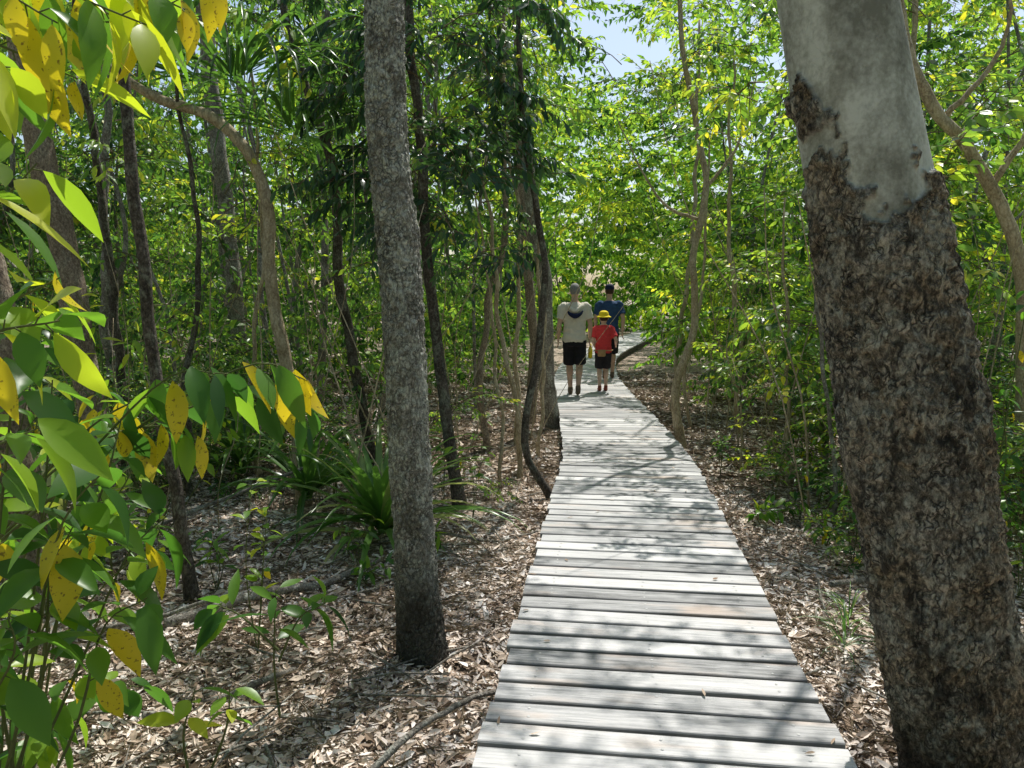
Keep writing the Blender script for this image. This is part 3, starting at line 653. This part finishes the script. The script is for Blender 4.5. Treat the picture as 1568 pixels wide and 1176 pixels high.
# forest around and behind the viewer, closing off the open sky
add('forest_behind',fill(420,-13,-2.5,.3,9,-.1,lambda y:(-12,12),2.2,sh=-.2,free=True),C_far)
for sx in (-1,1):
    add('forest_side',fill(260,-3,8,.3,9,-.1,lambda y:(sx*13,sx*(.8*max(y,0)+3.6)) if sx<0 else (.8*max(y,0)+3.6,13),1.8,sh=-.1,free=True),C_far)
def over(n_):
    P=[];Q=[];Sx=[];t=0
    while len(P)<n_ and t<n_*30:
        t+=1; x=R(-9,10); y=R(-4,14); z=R(5.2,9)
        if z<1.85+.47*y: continue
        gx,gy=gp(x,y,z)
        if abs(gx-path_x(gy))<1.2 and gy<6.4: continue
        if not shaft(x,y,z,.05): continue
        P.append((x,y,z)); Q.append(rr()); Sx.append(R(.6,.95))
    # extra leafy twigs, added out of view to dapple the near boards
    k=0
    while k<170:
        gy=R(.3,6.4); gx=path_x(gy)+R(-1.3,1.3); z=R(5.0,6.4)
        y=gy+SUN_DIR.y*z/SUN_DIR.z; x=gx+SUN_DIR.x*z/SUN_DIR.z
        if z<1.85+.44*y: z=1.9+.44*y; y=gy+SUN_DIR.y*z/SUN_DIR.z; x=gx+SUN_DIR.x*z/SUN_DIR.z
        thr_=.0 if gy<3.4 else .16
        if noise.noise(Vector((gx*1.5,gy*2.2,1)))<thr_: continue
        k+=1; P.append((x,y,z)); Q.append(rr(.25)); Sx.append(R(.4,.6))
    return P,Q,Sx
add('overhead_canopy',over(260),C_midg)
V=[];F=[]
cnt=0
while cnt<130:
    y=9.5+random.random()**1.2*34; x=R(-.8*y,.8*y)
    if abs(x-path_x(y))<1.9 or (abs(x-.18*y)<1.5 and y>14): continue
    cnt+=1; h=R(4,11); r=R(.018,.06)*(1+y*.015); le=random.gauss(0,.1)
    pts=cr([(x,y,-.1),(x+le*h*.3+R(-.25,.25),y,h*.3),(x+le*h*.6+R(-.4,.4),y+R(-.3,.3),h*.6),(x+le*h+R(-.5,.5),y,h)],22)
    tube(V,F,[Vector(p) for p in pts],[r*(1-.6*i/21) for i in range(22)],8)
    if random.random()<.7:
        k=random.randint(6,14); b=Vector(pts[k]); s_=random.choice((-1,1)); l=R(.8,2)
        B=cr([b,b+Vector((s_*l*.5,R(-.3,.3),l*.5)),b+Vector((s_*l*.8,R(-.3,.3),l*1.2))],10); tube(V,F,[Vector(q) for q in B],[r*.5*(1-.6*i/9) for i in range(10)],6)
mesh_obj('background_tree_trunks',V,F,[B_grey],smooth=True)

# ---------------------------------------------------------------- foreground broad-leaved shrubs
ROWS=((.08,.35),(.22,.78),(.40,1.0),(.58,.93),(.76,.62),(.90,.26))
def broadshrub(name,stems,ll=.17,lw=.065,n_=7,yel=.12,start=.45,stemr=.005,hang=.8):
    V=[];F=[];A=[];MI=[]
    for st in stems:
        P=[Vector(p) for p in cr(st,14)]
        stemtube(V,F,A,MI,P,[stemr*(1.2-.8*i/13) for i in range(14)],6,mi=1)
        for j in range(n_):
            u=start+(1-start)*(j+.6)/n_; s_=u*13; i=min(int(s_),12); q=P[i].lerp(P[i+1],s_-i); ax=(P[i+1]-P[i]).normalized()
            ang=j*2.4+R(-.5,.5); a=ax.orthogonal().normalized(); b=ax.cross(a); out=(a*math.cos(ang)+b*math.sin(ang))
            d=(out*.9+ax*.5+Vector((0,0,-hang*R(.3,1.4)))).normalized()
            pe=q+(out*.6+ax*.4).normalized()*.025; stemtube(V,F,A,MI,[q,pe],[.0022,.0016],4,mi=1)
            isy=random.random()<yel
            if isy: d=(d+Vector((0,0,-1.5))).normalized()
            leaf(V,F,A,MI,pe,d,Vector((R(-.5,.5),R(-.7,.3),1)),ll*R(.5,1.15),lw*R(.6,1.15),R(.1,.5),R(.1,.5),R(0,1.15),mi=2 if isy else 0,rows=ROWS)
    return mesh_obj(name,V,F,[M_big,M_gstem,M_yel],mi=MI,fattr=A,smooth=True)
def bush(name,base,tips,**k):
    st=[]
    for t in tips:
        b=Vector(base)+Vector((R(-.1,.1),R(-.1,.1),0)); t=Vector(t); m1=b.lerp(t,.4)+Vector((R(-.1,.1),R(-.1,.1),.12)); m2=b.lerp(t,.8)+Vector((R(-.05,.05),R(-.05,.05),.08))
        st.append([tuple(b),tuple(m1),tuple(m2),tuple(t)])
    return broadshrub(name,st,**k)
broadshrub('overhanging_branch',[[(-1.6,1.7,2.62),(-1.25,1.72,2.58),(-1.0,1.75,2.45)],[(-1.6,1.8,2.65),(-1.2,1.8,2.60),(-.85,1.85,2.48)],[(-1.5,1.6,2.45),(-1.2,1.6,2.42),(-1.03,1.62,2.30)],[(-1.3,1.85,2.6),(-1.0,1.9,2.62),(-.8,1.95,2.55)],[(-1.7,1.9,2.6),(-1.35,1.95,2.5),(-1.1,2.0,2.4)],[(-1.7,1.9,2.75),(-1.25,1.95,2.68),(-.95,2.0,2.52)],[(-1.7,2.1,2.6),(-1.35,2.15,2.6),(-.95,2.2,2.6)],[(-1.7,2.1,2.8),(-1.2,2.15,2.75),(-.8,2.2,2.7)]],ll=.19,lw=.066,n_=10,yel=.18,hang=1.4)
broadshrub('overhanging_branch',[[(-1.5,1.5,1.7),(-1.2,1.5,1.95),(-1.02,1.5,2.08)],[(-1.5,1.6,1.5),(-1.15,1.6,1.75),(-.98,1.65,1.80)],[(-1.6,1.7,1.2),(-1.3,1.7,1.45),(-1.1,1.75,1.55)],[(-1.7,1.9,1.4),(-1.4,1.9,1.75),(-1.15,1.95,1.9)],[(-1.7,2.0,1.5),(-1.5,2.0,1.9),(-1.25,2.05,2.2)]],ll=.21,lw=.08,n_=9,yel=.04,hang=.8)
broadshrub('broad_leaved_shrub',[[(-1.9,2.5,.9),(-1.5,2.5,1.25),(-1.15,2.5,1.58),(-.95,2.5,1.6)],[(-1.8,2.6,1.0),(-1.3,2.6,1.4),(-.9,2.6,1.62),(-.72,2.65,1.56)],[(-1.8,2.7,1.1),(-1.5,2.7,1.4),(-1.2,2.75,1.55)],[(-1.9,2.6,.9),(-1.5,2.8,1.3),(-1.0,2.9,1.5),(-.8,2.95,1.42)],[(-1.9,2.6,.9),(-1.6,2.6,1.25),(-1.3,2.6,1.4),(-1.1,2.6,1.38)]],ll=.20,lw=.074,n_=11,yel=.20,hang=1.3)
bush('broad_leaved_shrub',(-1.65,2.25,0),[(-1.1,2.05,1.4),(-1.25,2.1,1.2),(-1.4,2.3,1.6),(-1.2,2.6,1.1),(-1.5,2.2,1.3),(-1.35,1.95,1.0),(-1.1,2.2,.95),(-1.55,2.0,.8),(-1.3,2.5,1.45),(-1.35,2.1,1.75)],ll=.20,lw=.092,n_=10,yel=.09)
bush('broad_leaved_shrub',(-2.2,3.2,0),[(-1.8,3,1.3),(-2.1,3,1.6),(-1.75,3.1,.9),(-2.5,3.4,1.7),(-1.9,3.5,1.45),(-1.6,3.2,1.2),(-2.3,2.9,1.1),(-2.0,3.3,1.8),(-2.4,3.0,.7),(-1.55,3.3,.75)],ll=.18,lw=.07,n_=12,yel=.07,start=.35)
bush('broad_leaved_shrub',(-1.9,2.6,0),[(-1.5,2.5,.55),(-1.7,2.5,.8),(-1.95,2.6,.7),(-1.4,2.7,.4),(-1.6,2.4,.35),(-2.0,2.9,.95)],ll=.16,lw=.07,n_=11,yel=.09,start=.3)
bush('broad_leaved_shrub',(-3.2,4.4,0),[(-2.7,4.3,1.2),(-3.0,4.2,1.5),(-3.3,4.3,1.8),(-2.6,4.4,.8),(-3.1,4.1,.8),(-2.8,4.5,1.7),(-2.5,4.5,1.4),(-3.4,4.2,1.2),(-3.2,4.1,2.2)],ll=.15,lw=.055,n_=12,yel=.04,start=.3)
bush('broad_leaved_shrub',(-2.7,5.6,0),[(-2.4,5.5,1.2),(-2.7,5.4,1.6),(-2.1,5.6,.9),(-3.0,5.6,1.2),(-1.9,5.7,1.3),(-2.3,5.8,1.9),(-3.2,5.6,1.9),(-2.9,5.3,.7)],ll=.14,lw=.05,n_=12,yel=.04,start=.3)
bush('broad_leaved_shrub',(-4.0,6.4,0),[(-3.6,6.3,1.2),(-3.9,6.2,2.0),(-4.2,6.3,1.6),(-3.5,6.4,2.4),(-4.4,6.4,2.4),(-3.8,6.2,2.9),(-4.3,6.1,.9)],ll=.14,lw=.05,n_=14,yel=.03,start=.3)
bush('broad_leaved_shrub',(3.3,5.2,0),[(3.0,5.1,.8),(3.3,5.0,1.3),(3.6,5.1,1.0),(3.1,5.3,1.7),(3.5,5.2,1.9),(2.8,5.3,.5),(3.4,4.9,.6)],ll=.12,lw=.045,n_=12,yel=.03,start=.25)
broadshrub('seedling',[[(-1.0,3.1,0),(-1.02,3.1,.3),(-1.0,3.1,.62)],[(-1.0,3.1,.3),(-.9,3.08,.5),(-.78,3.05,.58)],[(-1.0,3.1,.35),(-1.15,3.1,.5),(-1.25,3.1,.55)]],ll=.19,lw=.06,n_=9,yel=.0,start=.6,hang=.5)
broadshrub('seedling',[[(-1.1,2.5,0),(-1.15,2.5,.3),(-1.1,2.5,.5)],[(-1.1,2.5,.1),(-1.0,2.5,.35),(-.98,2.5,.5)]],ll=.13,lw=.05,n_=6,yel=.0,start=.5)
for i in range(66):
    x=R(-4.4,-.9) if i<30 else R(1.95,4.8); y=R(3.6,7.8)
    if i<5: x=R(-.9,-.1); y=R(5,6.8)
    if x>0 and x<path_x(y)+.95: x=path_x(y)+1.0+R(0,.8)
    h=R(.2,1.0); z=gz(x,y)
    broadshrub('seedling',[[(x,y,z),(x+R(-.05,.05),y,z+h*.5),(x+R(-.15,.15),y+R(-.1,.1),z+h*R(.7,1))] for _ in range(3)],ll=R(.07,.13),lw=R(.03,.045),n_=10,yel=.03,start=.3,stemr=.003,hang=.5)

def strap(name,c,n_,L,wd,up=1.0,rootspread=.05,dr=1.2):
    V=[];F=[];A=[];MI=[]
    for i in range(n_):
        t=R(0,6.283); e=R(.25,1.35)*up; d=Vector((math.cos(t),math.sin(t),0)); l=L*R(.6,1.1); rv=random.random(); w_=wd*R(.7,1.1)
        s_=Vector((-d.y,d.x,0)); p0=Vector(c)+d*rootspread*random.random()+Vector((0,0,.15*random.random())); b0=len(V)
        for j in range(9):
            f=j/8; ang=e-f*f*R(1.3,1.6)*dr
            if j==0: p=p0
            else: p=p+(d*math.cos(ang)+Vector((0,0,1))*math.sin(ang))*(l/8)
            hw=w_*.5*(1-f**2.0)*(.6+.4*min(1,f*5))
            V.extend([p+s_*hw+Vector((0,0,hw*.6)),p.copy(),p-s_*hw+Vector((0,0,hw*.6))])
        for j in range(8):
            k=b0+3*j; F.append((k,k+1,k+4,k+3)); F.append((k+1,k+2,k+5,k+4)); A.extend([rv]*2); MI.extend([0]*2)
    return mesh_obj(name,V,F,[M_strap],mi=MI,fattr=A,smooth=True)
strap('pandanus_plant',(-1.0,5.6,.05),62,1.2,.075,dr=.75)
strap('pandanus_plant',(-1.7,6.2,.15),44,1.15,.07,dr=.8)
strap('pandanus_plant',(-2.6,7.2,.15),44,1.2,.07,dr=.8)
strap('pandanus_plant',(-3.0,4.9,.05),44,1.0,.06,dr=.8)
strap('climbing_strap_plant',(-2.45,7.0,3.7),60,1.6,.05,up=.6,rootspread=.4)
strap('climbing_strap_plant',(-2.0,7.2,3.3),40,1.5,.05,up=.5,rootspread=.3)
strap('grass_tuft',(1.72,3.75,.02),26,.28,.010); strap('grass_tuft',(1.85,4.0,.02),20,.25,.009); strap('grass_tuft',(2.6,5,.02),20,.4,.012)

V=[];F=[]
for (a,b,r) in [((-.62,2.55,.05),(.08,3.35,.07),.016),((-1.9,4.0,.06),(-.9,5.0,.08),.035),((-2.6,3.4,.1),(-1.3,3.9,.35),.016),((2.0,4.6,.06),(3.3,5.1,.1),.02),((-.9,5.3,.06),(.2,5.7,.06),.014),((1.9,3.6,.06),(2.5,4.3,.08),.012),((-2.8,5.5,.1),(-1.5,6.4,.5),.02),((-1.6,3.1,.05),(-1.05,3.5,.06),.02)]:
    a=Vector(a);b=Vector(b); m1=a.lerp(b,.35)+rv3(.05); m2=a.lerp(b,.7)+rv3(.05)
    B=cr([a,m1,m2,b],18); tube(V,F,[Vector(q)+rv3(.003) for q in B],[r*(1-.4*i/17)*R(.9,1.1) for i in range(18)],8)
for i in range(240):
    y=R(2.2,10); x=R(-.7*y,.75*y)
    if abs(x-path_x(y))<.85: continue
    a_=R(0,6.28); l=R(.15,.8); d=Vector((math.cos(a_),math.sin(a_),R(-.05,.12))); p=Vector((x,y,gz(x,y)+.05))
    tube(V,F,[p-d*l/2,p+rv3(.02),p+d*l/2],[R(.003,.008),.006,.002],5)
mesh_obj('fallen_branches',V,F,[B_grey],smooth=True)
V=[];F=[];A=[];MI=[]
for i in range(60):
    y=R(2.2,14); x=path_x(y)+random.choice((-1,1))*.64*random.random()**.5; a_=R(0,6.28)
    leaf(V,F,A,MI,Vector((x,y,TOP+.008)),Vector((math.cos(a_),math.sin(a_),.05)),Vector((R(-.3,.3),R(-.3,.3),1)),R(.03,.06),R(.010,.02),R(-.15,.2),R(0,.5),random.random()*.5,rows=R2)
mesh_obj('fallen_leaves',V,F,[M_litter,M_stem],mi=MI,fattr=A)
V=[];F=[]
for i in range(190):
    y=R(5.6,13); x=random.choice((R(-.72*y,path_x(y)-1.0),R(path_x(y)+1.2,.75*y)))
    h=R(.6,3.8); dx=random.gauss(0,.25)*h
    B=cr([(x,y,0),(x+dx*.3+R(-.1,.1),y+R(-.1,.1),h*.35),(x+dx*.7+R(-.15,.15),y,h*.7),(x+dx,y+R(-.3,.3),h)],12)
    r=R(.004,.012); tube(V,F,[Vector(q) for q in B],[r*(1-.6*j/11) for j in range(12)],5)
mesh_obj('thin_stems',V,F,[B_tan],smooth=True)
